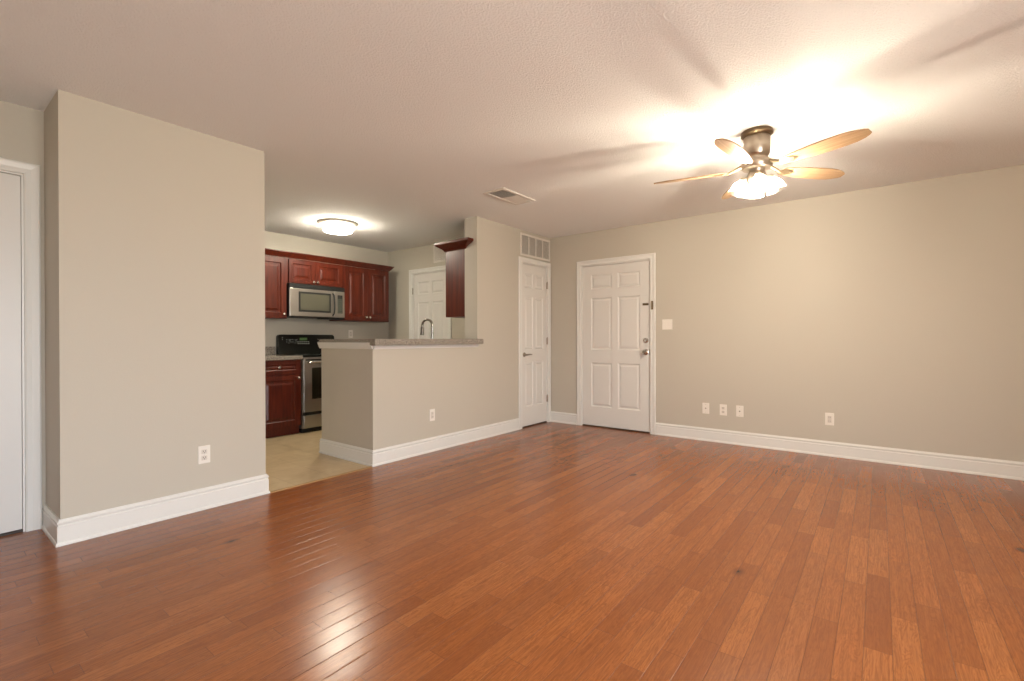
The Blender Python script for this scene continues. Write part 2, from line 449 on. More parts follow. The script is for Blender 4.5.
# ------------------------------------------------------------------ baseboards
BH = .138
PROF = [(0, 0), (.021, 0), (.021, .008), (.019, .015), (.0145, .019), (.0145, BH-.036), (.0105, BH-.032), (.0105, BH-.026), (.0145, BH-.021), (.0145, BH-.014), (.009, BH-.007), (.007, BH), (0, BH)]
def base(name, path, label):
    struct(MB().sweep(path, PROF).build(name, TRIM), label, 'baseboard')
G = .0004
base('baseboard_left', [(PL-G, YD-.001), (PL-G, YA-G), (PR+G, YA-G), (PR+G, YD+.08)], 'tall white baseboard wrapping the left wall block')
base('baseboard_half', [(XH+.0, YE+G), (XH-G, YE+G), (XH-G, YA-G), (4.607, YA-G)], 'tall white baseboard along half wall to the closet door')
base('baseboard_corner', [(XB-G, YA-.012), (XB-G, 3.064)], 'short white baseboard between corner and front door')
base('baseboard_right', [(XB-G, 2.026), (XB-G, YMIN+.001)], 'long white baseboard right of the front door')
base('baseboard_rear', [(XB-.03, YMIN+G), (a1+.01, YMIN+G)], 'white baseboard on the wall behind the viewpoint')
# wood to tile transition
m = MB(); m.sweep([(PR+.022, YA-.012), (XH-.022, YA-.012)], [(-.012, 0), (.016, 0), (.012, .005), (-.006, .007), (-.012, .005)])
struct(m.build('trim_1', mat('transition_strip', (.36, .20, .08), .35)), 'thin wooden strip where hardwood meets kitchen tile', 'trim')

# ------------------------------------------------------------------ doors
SIX = lambda w, h: [(a, b, c, d) for (a, b) in ((w*.135, w*.455), (w*.545, w*.865)) for (c, d) in ((h*.118, h*.395), (h*.475, h*.800), (h*.855, h*.945))]
RINGS = [(.006, .006), (.014, .010), (.022, .010), (.040, .003)]
def panel_fix(panels):
    return panels
def casing(f, w, h, cw, parent, name='door_frame', sides=(1, 1)):
    """three mitred pieces around an opening w x h; f(u,v,n)"""
    prof = [(0, 0), (0, .012), (.008, .016), (.028, .013), (.050, .018), (cw-.006, .018), (cw, .013), (cw, 0)]
    b = bmesh.new(); rings = []
    cor = [(0, 0, -1, 0), (0, h, -1, 1), (w, h, 1, 1), (w, 0, 1, 0)]
    for (u, v, du, dv) in cor: rings.append([b.verts.new(f(u+du*p, v+dv*p, n+.0004)) for p, n in prof])
    k = len(prof)
    for A, B in zip(rings, rings[1:]):
        for j in range(k): b.faces.new((A[j], B[j], B[(j+1) % k], A[(j+1) % k]))
    b.faces.new(rings[0]); b.faces.new(rings[-1])
    bmesh.ops.recalc_face_normals(b, faces=list(b.faces))
    m = MB(); m._merge(b)
    # stop bead inside the opening
    return m.build(name, TRIM, parent)
def jamb(f, w, h, parent):
    def bx(u0, u1, v0, v1, n0, n1):
        P = [f(u, v, n) for u in (u0, u1) for v in (v0, v1) for n in (n0, n1)]
        return [min(p[0] for p in P), max(p[0] for p in P), min(p[1] for p in P), max(p[1] for p in P), min(p[2] for p in P), max(p[2] for p in P)]
    m = MB()
    m.box(*bx(.0005, .010, 0.0, h-.0005, -.060, -.001)); m.box(*bx(w-.010, w-.0005, 0.0, h-.0005, -.060, -.001)); m.box(*bx(.010, w-.010, h-.010, h-.0005, -.060, -.001))
    return m.build('door_jamb', TRIM, parent)
def sill_gap(f, w, parent, mt):
    P = [f(u, v, n) for u in (.010, w-.010) for v in (0.0005, .012) for n in (-.060, -.004)]
    c = [min(p[i] for p in P) if s == 0 else max(p[i] for p in P) for i in range(3) for s in (0, 1)]
    return MB().box(*c).build('threshold_gap_dark', mt, parent)

DARK = mat('threshold_gap_shade', (.04, .025, .015), .5)  # dark doorsill at the front; painted gap shade under the other doors
def door(name, f, w, h, panels, cw, label, rec=.012):
    """f maps (u,v,n) with n=0 on the wall face"""
    g = lambda u, v, n: f(u+.012, v+.016, n-rec)
    W_, H_ = w-.024, h-.029
    # grid needs both panel columns to share the v cuts
    m = MB(); m.panel_slab(g, W_, H_, .035, panels(W_, H_) if panels else [], RINGS)
    d = struct(m.build(name, DOORP), label, 'door')
    casing(f, w, h, cw, d); jamb(f, w, h, d); sill_gap(f, w, d, DARK)
    return d
fE = lambda u, v, n: Vector((XB-n, E1-u, v))          # front door: u runs left to right in the picture
fC = lambda u, v, n: Vector((C0+u, YA-n, v))
fL = lambda u, v, n: Vector((DL0+u, YD-n, v))
fK = lambda u, v, n: Vector((XK-n, KD1-u, v))
dE = door('door_1', fE, E1-E0, ET, SIX, .064, 'white six-panel front door with deadbolt and chain latch')
dC = door('door_2', fC, C1-C0, CT, SIX, .060, 'narrow white six-panel closet door with lever handle')
dL = door('door_3', fL, DL1-DL0, DLT, None, .066, 'plain white flush door at the left edge')
dK = door('door_4', fK, KD1-KD0, KDT, SIX, .062, 'white panelled door in the kitchen side wall')

def hinge(f, u, v, parent, mt=CHROME):
    m = MB()
    a = f(u, v-.045, .004); b = f(u, v+.045, .004)
    m.cyl(a, b, .0065, 10)
    m.lathe(b, [(.004, 0), (.005, .004), (0, .010)], (0, 0, 1), 8)
    P = [f(u-.014, v-.042, -.004), f(u+.002, v+.042, .0015)]
    m.box(*[fn(P[0][i], P[1][i]) for i in range(3) for fn in (min, max)])
    return m.build('hinge', mt, parent)
HINGE = mat('satin_hinge', (.33, .29, .24), .35, metal=.8)
for z in (.315, 1.072, 1.803): hinge(fC, C1-C0-.004, z, dC, HINGE)
hinge(fK, .012, 1.80, dK, HINGE)
# front door hardware
nE = Vector((-1, 0, 0)); sE = XB+.012
kn_y = 2.150
m = MB(); c = (sE, kn_y, .945)
m.lathe(c, [(.034, 0), (.034, .006), (.024, .012), (.012, .016), (.011, .036), (.022, .042), (.029, .054), (.029, .064), (.020, .074), (0, .077)], nE, 24)
m.build('door_knob', CHROME, dE, True)
m = MB(); c = (sE, kn_y, 1.079)
m.lathe(c, [(.032, 0), (.032, .008), (.026, .018), (.018, .021), (0, .021)], nE, 24)
m.box(sE-.036, sE-.019, kn_y-.004, kn_y+.004, 1.064, 1.094, .002)
m.build('deadbolt', CHROME, dE, True)
m = MB(); m.box(sE-.010, sE, 2.118, 2.188, 1.489, 1.515, .003); m.box(sE-.018, sE-.010, 2.122, 2.175, 1.496, 1.508, .002)
m.build('chain_latch', BRASSD, dE)
m = MB(); m.box(XB-.028, XB-.0185, 2.052, 2.074, 1.435, 1.535, .003)
m.cyl((XB-.034, 2.063, 1.445), (XB-.034, 2.063, 1.525), .005, 8)
m.build('latch_keeper', BRASSD, dE)
m = MB(); m.box(XB-.0005, XB+.010, E0+.003, E0+.011, .91, .98, .001); m.build('strike_plate', HINGE, dE)
# closet lever
m = MB(); c = Vector((4.745, YA+.012, .905))
m.lathe(c, [(.028, 0), (.028, .006), (.020, .011), (.010, .013), (.010, .045)], (0, -1, 0), 20)
m.tube([c+Vector((0, -.045, 0)), c+Vector((.02, -.050, .002)), c+Vector((.06, -.050, .004)), c+Vector((.105, -.046, 0))], [.010, .009, .008, .006], 10)
m.build('door_handle', HINGE, dC, True)

# ------------------------------------------------------------------ wall plates
def plate(name, f, u, v, kind, label, group=None, cat='outlet', w=.070, h=.115):
    """f(u,v,n): n out of the wall"""
    def bx(u0, u1, v0, v1, n0, n1, m, bev=0):
        a, b = f(u0, v0, n0), f(u1, v1, n1)
        m.box(*[fn(a[i], b[i]) for i in range(3) for fn in (min, max)], bev)
    root = thing(name, f(u, v-h/2, 0), label, cat, group)
    m = MB(); bx(u-w/2, u+w/2, v-h/2, v+h/2, .0003, .006, m, .002); m.build('face_plate', PLATE, root)
    n = f(0, 0, 1)-f(0, 0, 0)
    if kind == 'duplex':
        for dv in (.020, -.020):
            m = MB(); bx(u-.016, u+.016, v+dv-.014, v+dv+.014, .006, .009, m, .002); rc = m.build('receptacle', mat('receptacle_plastic', (.66, .61, .54), .3), root)
            m = MB()
            for du in (-.006, .006): m = MB(); bx(u+du-.0012, u+du+.0012, v+dv-.002, v+dv+.008, .0085, .0095, m); m.build('slot', SLOT, rc)
            m = MB(); m.lathe(f(u, v+dv-.007, .0085), [(.0028, 0), (.0028, .001)], n, 10)
            m.build('ground_hole', SLOT, rc)
        m = MB(); m.lathe(f(u, v, .006), [(.003, 0), (.003, .0012), (0, .002)], n, 10); m.build('screw', CHROME, root)
    elif kind == 'decora':
        m = MB(); bx(u-.0165, u+.0165, v-.033, v+.033, .006, .009, m, .0015); rc = m.build('receptacle', mat('receptacle_plastic', (.66, .61, .54), .3), root)
        m = MB()
        for dv in (.018, -.018):
            for du in (-.006, .006): m = MB(); bx(u+du-.0012, u+du+.0012, v+dv-.004, v+dv+.005, .0085, .0095, m); m.build('slot', SLOT, rc)
    elif kind == 'jack':
        m = MB(); bx(u-.008, u+.008, v-.008, v+.008, .006, .010, m, .001); j = m.build('jack', mat('jack_plastic', (.60, .55, .48), .3), root)
        m = MB(); bx(u-.005, u+.005, v-.005, v+.004, .0095, .0105, m); m.build('slot', SLOT, j)
        for dv in (-.04, .04):
            m = MB(); m.lathe(f(u, v+dv, .006), [(.003, 0), (.003, .0012), (0, .002)], n, 10); m.build('screw', CHROME, root)
    elif kind == 'coax':
        m = MB(); m.lathe(f(u, v, .006), [(.0075, 0), (.0075, .003), (.0048, .003), (.0048, .012), (0, .012)], n, 12); m.build('coax_connector', HINGE, root, True)
        for dv in (-.04, .04):
            m = MB(); m.lathe(f(u, v+dv, .006), [(.003, 0), (.003, .0012), (0, .002)], n, 10); m.build('screw', CHROME, root)
    elif kind == 'switch2':
        for du in (-.023, .023):
            m = MB(); bx(u+du-.0165, u+du+.0165, v-.033, v+.033, .006, .0085, m, .001)
            a = m.build('rocker', PLATE, root)
    return root
fB = lambda u, v, n: Vector((XB-n, -u, v))
fA = lambda u, v, n: Vector((u, YA-n, v))
fBK = lambda u, v, n: Vector((u, YK-n, v))
plate('light_switch', fB, -1.894, 1.26, 'switch2', 'white double rocker switch plate right of the front door', None, 'switch', .115, .115)
plate('coax_plate', fB, -1.477, .349, 'coax', 'small white wall jack plate nearest the front door, leftmost of three in a row', 'low plates on the right wall')
plate('outlet', fB, -1.300, .347, 'duplex', 'white duplex power outlet in the middle of three plates', 'low plates on the right wall')
plate('phone_plate', fB, -1.139, .348, 'jack', 'white jack plate, rightmost of the three plates in a row', 'low plates on the right wall')
plate('outlet', fB, -.366, .345, 'decora', 'white outlet standing alone on the right wall above the long baseboard', 'low plates on the right wall')
plate('outlet', fA, 1.211, .354, 'duplex', 'white duplex outlet low on the left wall block')
plate('outlet', fA, 3.198, .356, 'decora', 'white outlet low on the half wall below the bar top')
plate('outlet', fBK, 3.954, 1.176, 'decora', 'white outlet on the kitchen wall under the right upper cabinet')

# ------------------------------------------------------------------ air grilles
def louvre_grille(name, f, w, h, ncol, label, nsl, cat='vent'):
    def bx(m, u0, u1, v0, v1, n0, n1, bev=0):
        a, b = f(u0, v0, n0), f(u1, v1, n1); m.box(*[fn(a[i], b[i]) for i in range(3) for fn in (min, max)], bev)
    root = thing(name, f(w/2, 0, 0), label, cat)
    fr = .022; m = MB()
    bx(m, 0, w, 0, fr, .0003, .012, .002); bx(m, 0, w, h-fr, h, .0003, .012, .002); bx(m, 0, fr, fr, h-fr, .0003, .012, .002); bx(m, w-fr, w, fr, h-fr, .0003, .012, .002)
    cw = (w-2*fr)/ncol
    for k in range(1, ncol): bx(m, fr+k*cw-.006, fr+k*cw+.006, fr, h-fr, .0003, .011)
    m.build('grille_frame', GRILLE, root)
    m = MB(); bx(m, fr*.6, w-fr*.6, fr*.6, h-fr*.6, .0003, .0015); m.build('gap_shade_sheet', mat('grille_gap_shade', (.28, .25, .215), .6), root)  # dark sheet behind the louvres, shade of the gaps put into its colour
    b = bmesh.new(); H2 = h-2*fr
    for k in range(nsl):
        v = fr+(k+.5)*H2/nsl; dv = H2/nsl*.46
        q = [f(fr, v-dv, .0085), f(w-fr, v-dv, .0085), f(w-fr, v+dv*.75, .0022), f(fr, v+dv*.75, .0022)]
        q2 = [f(fr, v-dv, .0095), f(w-fr, v-dv, .0095), f(w-fr, v+dv*.75, .0032), f(fr, v+dv*.75, .0032)]
        A = [b.verts.new(p) for p in q]; B = [b.verts.new(p) for p in q2]
        b.faces.new(A); b.faces.new(B)
        for j in range(4): b.faces.new((A[j], A[(j+1) % 4], B[(j+1) % 4], B[j]))
    bmesh.ops.recalc_face_normals(b, faces=list(b.faces)); m = MB(); m._merge(b); m.build('louvres', GRILLE, root)
    return root
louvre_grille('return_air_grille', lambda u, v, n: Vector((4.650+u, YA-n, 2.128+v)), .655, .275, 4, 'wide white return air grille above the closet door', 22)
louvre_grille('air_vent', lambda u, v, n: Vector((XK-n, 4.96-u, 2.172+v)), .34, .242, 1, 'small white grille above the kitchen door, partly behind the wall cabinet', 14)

# ceiling register
rg = thing('ceiling_register', (3.515, 2.742, H-.01), 'white two-way air register in the ceiling with a dark open half', 'vent')
rx0, rx1, ry0, ry1 = 3.268, 3.763, 2.621, 2.862
m = MB(); fr = .035; z0, z1 = H-.010, H-.0003
m.box(rx0, rx1, ry0, ry0+fr, z0, z1, .003); m.box(rx0, rx1, ry1-fr, ry1, z0, z1, .003); m.box(rx0, rx0+fr, ry0+fr, ry1-fr, z0, z1, .003); m.box(rx1-fr, rx1, ry0+fr, ry1-fr, z0, z1, .003)
m.box((rx0+rx1)/2-.012, (rx0+rx1)/2+.012, ry0+fr, ry1-fr, z0, z1, .001)
m.build('register_frame', GRILLE, rg)
m = MB(); m.box(rx0+.02, rx1-.02, ry0+.02, ry1-.02, H-.0022, H-.0004); m.build('duct_shade_sheet', DUCT, rg)  # flat dark sheet painted as the shade inside the duct
def slats(x0, x1, dirn, name):
    b = bmesh.new(); nn = 13; st = (x1-x0)/nn
    for k in range(nn):
        xc = x0+(k+.5)*st; a = st*(.09 if dirn > 0 else .62)  # open-side slats kept thin so the dark sheet shows through
        q = [(xc-dirn*a, H-.0085), (xc+dirn*a, H-.0030)]
        A = [b.verts.new((q[0][0], y, q[0][1])) for y in (ry0+fr, ry1-fr)]; B = [b.verts.new((q[1][0], y, q[1][1])) for y in (ry0+fr, ry1-fr)]
        A2 = [b.verts.new((v.co.x, v.co.y, v.co.z-.0008)) for v in A]; B2 = [b.verts.new((v.co.x, v.co.y, v.co.z-.0008)) for v in B]
        b.faces.new((A[0], A[1], B[1], B[0])); b.faces.new((A2[0], A2[1], B2[1], B2[0]))
        b.faces.new((A[0], A[1], A2[1], A2[0])); b.faces.new((B[0], B[1], B2[1], B2[0]))
        b.faces.new((A[0], B[0], B2[0], A2[0])); b.faces.new((A[1], B[1], B2[1], A2[1]))
    bmesh.ops.recalc_face_normals(b, faces=list(b.faces)); m = MB(); m._merge(b); return m.build(name, GRILLE, rg)
slats(rx0+fr, (rx0+rx1)/2-.012, 1, 'louvres')
slats((rx0+rx1)/2+.012, rx1-fr, -1, 'louvres')
m = MB(); m.box(3.715, 3.728, 2.655, 2.700, H-.018, H-.009, .002); m.build('damper_lever', TRIM, rg)

# ------------------------------------------------------------------ bar top and peninsula
root = thing('bar_top', (3.1, 3.5, 1.045), 'speckled granite bar top capping the kitchen half wall', 'countertop')
b = bmesh.new()
xs0, xs1 = XH-.006, XW-.001
pts = [(xs0-.026, 3.39), (XW+.012, 3.39), (XW+.012, YA-.002), (XW-.002, YA-.002), (XW-.002, YW-.01), (XH+.18, YW-.01), (XH+.18, YE+.03), (xs0, YE+.03), (xs0, YA-.002), (xs0-.026, YA-.002)]
lo = [b.verts.new((x, y, 1.0455)) for x, y in pts]; hi = [b.verts.new((x, y, 1.103)) for x, y in pts]
b.faces.new(lo); b.faces.new(hi)
for k in range(len(pts)): b.faces.new((lo[k], lo[(k+1) % len(pts)], hi[(k+1) % len(pts)], hi[k]))
bmesh.ops.recalc_face_normals(b, faces=list(b.faces))
bmesh.ops.bevel(b, geom=[e for e in b.edges if abs(e.verts[0].co.z-e.verts[1].co.z) < 1e-6], offset=.006, segments=2, affect='EDGES')
m = MB(); m._merge(b); m.build('granite_slab', GRAN, root)
m = MB(); m.sweep([(XH+.001, YA-.0004), (XW, YA-.0004)], [(0, 1.012), (.012, 1.012), (.022, 1.034), (.022, 1.0453), (0, 1.0453)])
m.build('cap_moulding', TRIM, root)
m = MB(); b0 = XH-.0004
m.sweep([(b0, YE+.02), (b0, YA-.001)], [(0, 1.014), (.008, 1.014), (.016, 1.030), (.030, 1.068), (.030, 1.072), (.0075, 1.072), (.0075, 1.0453), (0, 1.0453)])
m.build('end_moulding', TRIM, root)

root = thing('peninsula_cabinet', (3.5, 3.95, 0), 'cherry base cabinet with sink counter behind the half wall', 'cabinet')
px0, px1, py0, py1 = XH+.135, XK-.002, YA+.202, YE
MB().box(px0, px1, py0, py1-.06, 0.002, .10).build('toe_kick', BLACKP, root)
MB().box(px0, px1, py0, py1-.03, .10, .87, .001).build('body', CHERRY, root)
MB().box(px0, px1, py0, py1-.002, .8705, .910, .004).build('counter', GRAN, root)
for k in range(3):
    wd = (px1-px0)/3; fp = (lambda k: (lambda u, v, n: Vector((px0+(k+1)*wd-.01-u, py1-.010+n, .12+v))))(k)
    m = MB(); m.panel_slab(fp, wd-.02, .73, .019, [(.06, wd-.08, .06, .67)], [(.004, .004), (.012, .009), (.03, .009), (.05, .002)]); dd = m.build('door', CHERRY, root)
    m = MB(); m.lathe(fp(.03, .69, 0), [(.006, 0), (.006, .012), (.014, .018), (.014, .024), (0, .028)], (0, 1, 0), 14); m.build('knob', KNOBM, dd, True)

# faucet
fx, fy_ = 3.450, 3.735
root = thing('faucet', (fx, fy_, .910), 'tall gooseneck pull-down kitchen faucet seen over the bar top', 'faucet')
m = MB(); m.lathe((fx, fy_, .9105), [(.030, 0), (.030, .008), (.022, .014), (.019, .05), (.019, .12), (.014, .14)], (0, 0, 1), 20); m.build('base', FAUC, root, True)
pts = [(fx, fy_, 1.04), (fx, fy_, 1.22)]
R_ = .060; 
for k in range(1, 13):
    a = math.pi*k/12; pts.append((fx - .25*(R_-R_*math.cos(a)), fy_ + (R_-R_*math.cos(a)), 1.245+ (R_*1.05)*math.sin(a)))
pts.append((fx-.03, fy_+2*R_, 1.225))
m = MB(); m.tube(pts, .0125, 12); m.build('spout', FAUC, root, True)
m = MB(); m.lathe((fx-.03, fy_+2*R_, 1.235), [(.013, 0), (.017, .01), (.017, .055), (.021, .085), (.019, .092), (0, .092)], (-.05, 0.02, -1), 16); m.build('spray_head', mat('dark_spray_head', (.16, .14, .12), .3, metal=.8), root, True)
m = MB(); m.tube([(fx+.018, fy_, 1.00), (fx+.045, fy_, 1.01), (fx+.075, fy_, 1.045)], [.009, .007, .005], 10); m.build('lever', FAUC, root, True)

# ------------------------------------------------------------------ cherry cabinets
CR = [(.004, .004), (.010, .010), (.028, .010), (.050, .001)]
def cab_door(root, x0, x1, z0, z1, yf, knob, name='door'):
    f = lambda u, v, n: Vector((x0+u, yf-n, z0+v))
    w, h = x1-x0, z1-z0; st = .058 if h > .3 else .045
    m = MB(); m.panel_slab(f, w, h, .019, [(st, w-st, st, h-st)], CR if h > .22 else [(.004, .004), (.008, .007), (.016, .007), (.026, .001)])
    d = m.build(name, CHERRY, root)
    if knob:
        m = MB(); m.lathe((knob[0], yf, knob[1]), [(.0065, 0), (.0065, .010), (.014, .017), (.016, .022), (.013, .028), (0, .031)], (0, -1, 0), 16)
        m.build('knob', KNOBM, d, True)
    return d
YF = 5.645           # front of upper cabinet doors
ZB, ZT = 1.351, 2.088
XC = [2.397, 2.873, 3.624, 4.382]
def crown(m, path, z, s=1):
    m.sweep(path, [(0, z), (.006*s, z), (.010*s, z+.012), (.022*s, z+.024), (.042*s, z+.048), (.052*s, z+.060), (.052*s, z+.070), (0, z+.070)])
ul = thing('wall_cabinet', (XC[0], YF, ZB), 'cherry upper cabinet left of the microwave, cut off by the wall block', 'cabinet', 'cherry wall cabinets')
MB().box(XC[0], XC[1]-.0005, YF+.0195, YK-.001, ZB, ZT).build('body', CHERRY, ul)
cab_door(ul, XC[0]+.012, XC[1]-.018, ZB+.012, ZT-.012, YF, (XC[1]-.048, ZB+.055))
um = thing('wall_cabinet', (XC[1], YF, 1.782), 'short cherry upper cabinet with two doors directly above the microwave', 'cabinet', 'cherry wall cabinets')
MB().box(XC[1], XC[2]-.0005, YF+.0195, YK-.001, 1.785, ZT).build('body', CHERRY, um)
xm = (XC[1]+XC[2])/2 - .02
xm = 3.228-.031
cab_door(um, XC[1]+.018, xm-.0015+.03, 1.792, ZT-.012, YF, (xm+.004, 1.822)); cab_door(um, xm+.0315, XC[2]-.018, 1.792, ZT-.012, YF, (xm+.058, 1.822))
ur = thing('wall_cabinet', (XC[2], YF, ZB), 'tall cherry two-door upper cabinet right of the microwave', 'cabinet', 'cherry wall cabinets')
MB().box(XC[2], XC[3], YF+.0195, YK-.001, ZB, ZT).build('body', CHERRY, ur)
xm = 4.003
cab_door(ur, XC[2]+.018, xm-.0015, ZB+.012, ZT-.012, YF, (xm-.028, ZB+.055)); cab_door(ur, xm+.0015, XC[3]-.018, ZB+.012, ZT-.012, YF, (xm+.028, ZB+.055))
cm = MB(); crown(cm, [(XC[0], YF+.010), (XC[3]+.001, YF+.010), (XC[3]+.001, YK-.002)], ZT+.0005)
tag(cm.build('crown_moulding', CHERRY), 'dark cherry crown moulding running along the top of the back wall cabinets', 'moulding')

# peninsula wall cabinet, seen from its end
pr = thing('wall_cabinet', (3.88, 3.82, 1.352), 'cherry wall cabinet hung end-on over the peninsula beside the full-height wall', 'cabinet')
pz0, pz1 = 1.352, 2.106
MB().box(XW+.006, XK-.001, YW+.001, 3.962, pz0, pz1).build('body', CHERRY, pr)
f = lambda u, v, n: Vector((XK-.02-u, 3.982+n, pz0+.01+v))
m = MB(); m.panel_slab(f, .56, pz1-pz0-.02, .019, [(.058, .502, .058, pz1-pz0-.078)], CR); dd = m.build('door', CHERRY, pr)
m = MB(); m.lathe(f(.53, .05, 0), [(.0065, 0), (.0065, .010), (.016, .022), (0, .031)], (0, 1, 0), 14); m.build('knob', KNOBM, dd, True)
cm = MB()
def crown2(m, path, z):
    m.sweep(path, [(0, z), (.006, z), (.014, z+.014), (.030, z+.030), (.070, z+.056), (.090, z+.074), (.090, z+.098), (0, z+.098)])
crown2(cm, [(XK-.002, 3.968), (XW+.004, 3.968), (XW+.004, YW-.012), (XW+.0045, YW-.012)][:3], pz1+.0005)
# mitred return that shows against the wall end
b = bmesh.new(); prof = [(0, 0), (.006, 0), (.014, .014), (.030, .030), (.070, .056), (.090, .074), (.090, .098), (0, .098)]
r0 = [b.verts.new((XW-.0006, YW-.012-0*d, pz1+.0005+z)) for d, z in prof]
b.free()
b = bmesh.new()
A = [b.verts.new((XW-.001-d, YW-.012-d*1.35, pz1+.0005+z)) for d, z in prof]      # mitre line
B = [b.verts.new((XW-.001-d, YW-.0125, pz1+.0005+z)) for d, z in prof]
C_ = [b.verts.new((XW-.001, YW-.012-d*1.35, pz1+.0005+z)) for d, z in prof]
k = len(prof)
for P, Q in ((B, A), (A, C_)):
    for j in range(k-1): b.faces.new((P[j], Q[j], Q[j+1], P[j+1]))
bmesh.ops.remove_doubles(b, verts=list(b.verts), dist=1e-6)
bmesh.ops.holes_fill(b, edges=list(b.edges), sides=0)
bmesh.ops.recalc_face_normals(b, faces=list(b.faces))
cm._merge(b)
cm.build('crown_moulding', CHERRY, pr)

# base cabinet with granite counter
bc = thing('base_cabinet', (2.62, 5.6, 0), 'dark cherry base cabinet with drawer, left of the range', 'cabinet')
bx0, bx1, byf = 2.372, 2.876, 5.325
MB().box(bx0, bx1, byf+.065, YK-.001, .002, .10).build('toe_kick', CHERRY, bc)
MB().box(bx0, bx1, byf+.0195, YK-.001, .10, .868).build('body', CHERRY, bc)
dr = cab_door(bc, bx0+.012, bx1-.020, .705, .858, byf, (2.606, .783), 'drawer')
cab_door(bc, bx0+.012, bx1-.020, .112, .695, byf, (bx1-.045, .655))
ct = thing('kitchen_counter', (2.62, 5.65, .868), 'light speckled granite counter with backsplash left of the range', 'countertop')
m = MB(); m.box(bx0, bx1+.002, byf-.018, YK-.001, .8685, .912, .005, 2); m.build('granite_slab', GRAN, ct)
m = MB(); m.box(bx0, bx1+.002, YK-.022, YK-.001, .9125, 1.012, .003); m.build('backsplash', GRAN, ct)

# ------------------------------------------------------------------ range
rx0, rx1 = 2.886, 3.660; yf = 5.31
rn = thing('range', ((rx0+rx1)/2, 5.6, 0), 'stainless electric range with black backguard beside the base cabinet', 'stove')
MB().box(rx0+.004, rx1-.004, yf+.05, YK-.03, .002, .05).build('under_range_shade', BLACKP, rn)  # black box stands for the shadow in the gap below the body
MB().box(rx0, rx1, yf+.030, YK-.012, .05, .892, .003).build('body', STEEL, rn)
m = MB(); m.box(rx0-.0, rx1, yf+.005, YK-.09, .8925, .916, .006, 2)
ck = m.build('cooktop', BLACK, rn)
for (cx, cy, r) in ((rx0+.20, yf+.17, .10), (rx0+.56, yf+.17, .085), (rx0+.20, yf+.40, .08), (rx0+.56, yf+.40, .10)):
    m = MB(); m.lathe((cx, cy, .9162), [(r-.006, 0), (r, 0), (r, .0008), (r-.006, .0008)], (0, 0, 1), 32, False); m.build('burner_ring', mat('burner_ring', (.10, .10, .10), .3), ck)
# backguard
b = bmesh.new(); zb0, zb1 = .9125, 1.163; rr = .035; arc = []
xs = (rx0+.004, rx1-.004)
out = [(xs[0], zb0)]
for k in range(7): a = math.pi - math.pi/2*k/6; out.append((xs[0]+rr+rr*math.cos(a), zb1-rr+rr*math.sin(a)))
for k in range(7): a = math.pi/2 - math.pi/2*k/6; out.append((xs[1]-rr+rr*math.cos(a), zb1-rr+rr*math.sin(a)))
out.append((xs[1], zb0))
yb0 = 5.890
F = [b.verts.new((x, yb0 + (z-zb0)*.12, z)) for x, z in out]; B = [b.verts.new((x, YK-.012, z)) for x, z in out]
b.faces.new(F); b.faces.new(B[::-1])
for k in range(len(out)): b.faces.new((F[k], F[(k+1) % len(out)], B[(k+1) % len(out)], B[k]))
bmesh.ops.recalc_face_normals(b, faces=list(b.faces)); m = MB(); m._merge(b); bgd = m.build('backguard', BLACK, rn)
yg = lambda z: yb0+(z-zb0)*.12
for (kx, kz) in ((rx0+.135, 1.085), (rx0+.215, 1.085), (rx1-.215, 1.085), (rx1-.135, 1.085)):
    m = MB(); m.lathe((kx, yg(kz)-.0005, kz), [(.024, 0), (.022, .004), (.017, .006), (.015, .022), (0, .024)], (0, -1, .12), 20); kb = m.build('control_knob', BLACKP, bgd, True)
    m = MB(); m.box(kx-.0018, kx+.0018, yg(kz)-.028, yg(kz)-.0235, kz, kz+.014); m.build('pointer_mark', MARK, kb)
    for a in (-120, -60, 60, 120, 180):
        q = math.radians(a); X_, Z_ = kx+.032*math.sin(q), kz+.032*math.cos(q)
        m = MB(); m.box(X_-.0035, X_+.0035, yg(Z_)-.0012, yg(Z_)-.0002, Z_-.003, Z_+.003); m.build('dial_mark', MARK, kb)
m = MB(); zc = 1.105; m.box(3.165, 3.265, yg(zc)-.002, yg(zc)+.002, zc-.018, zc+.018, .001); dsp = m.build('clock_display', DISP, bgd)
m = MB()
for r_ in range(2):
    for k in range(6): X_ = 3.135+k*.028; Z_ = 1.070-r_*.024; m = MB(); m.box(X_, X_+.017, yg(Z_)-.0014, yg(Z_)-.0003, Z_-.003, Z_+.003); m.build('button_mark', MARK, bgd)
for k in range(2): X_ = rx0+.050; Z_ = 1.10+k*.022; m = MB(); m.box(X_, X_+.008, yg(Z_)-.0014, yg(Z_)-.0003, Z_-.003, Z_+.003); m.build('indicator_mark', MARK, bgd)
# oven door, handle, drawer
m = MB(); m.box(rx0+.003, rx1-.003, yf, yf+.0295, .245, .880, .005, 2); od = m.build('oven_door', STEEL, rn)
m = MB(); m.box(rx0+.105, rx1-.105, yf-.003, yf-.0003, .395, .765, .001); m.build('oven_window', GLASSD, od)
m = MB(); m.tube([(rx0+.05, yf, .828), (rx0+.06, yf-.042, .832), (rx0+.10, yf-.052, .832), (rx1-.10, yf-.052, .832), (rx1-.06, yf-.042, .832), (rx1-.05, yf, .828)], .012, 12)
m.build('handle', CHROME, od, True)
m = MB(); m.box(rx0+.03, rx1-.03, yf-.002, yf-.0003, .850, .868); m.build('vent_slot', BLACKP, od)
m = MB(); m.box(rx0+.003, rx1-.003, yf+.002, yf+.0295, .060, .205, .005, 2); sd = m.build('storage_drawer', STEEL, rn)
m = MB(); m.box(rx0+.002, rx1-.002, yf+.012, yf+.0295, .207, .243); m.build('gap_strip', BLACKP, rn)

GKEY = mat('grey_keys', (.14, .15, .11), .5)
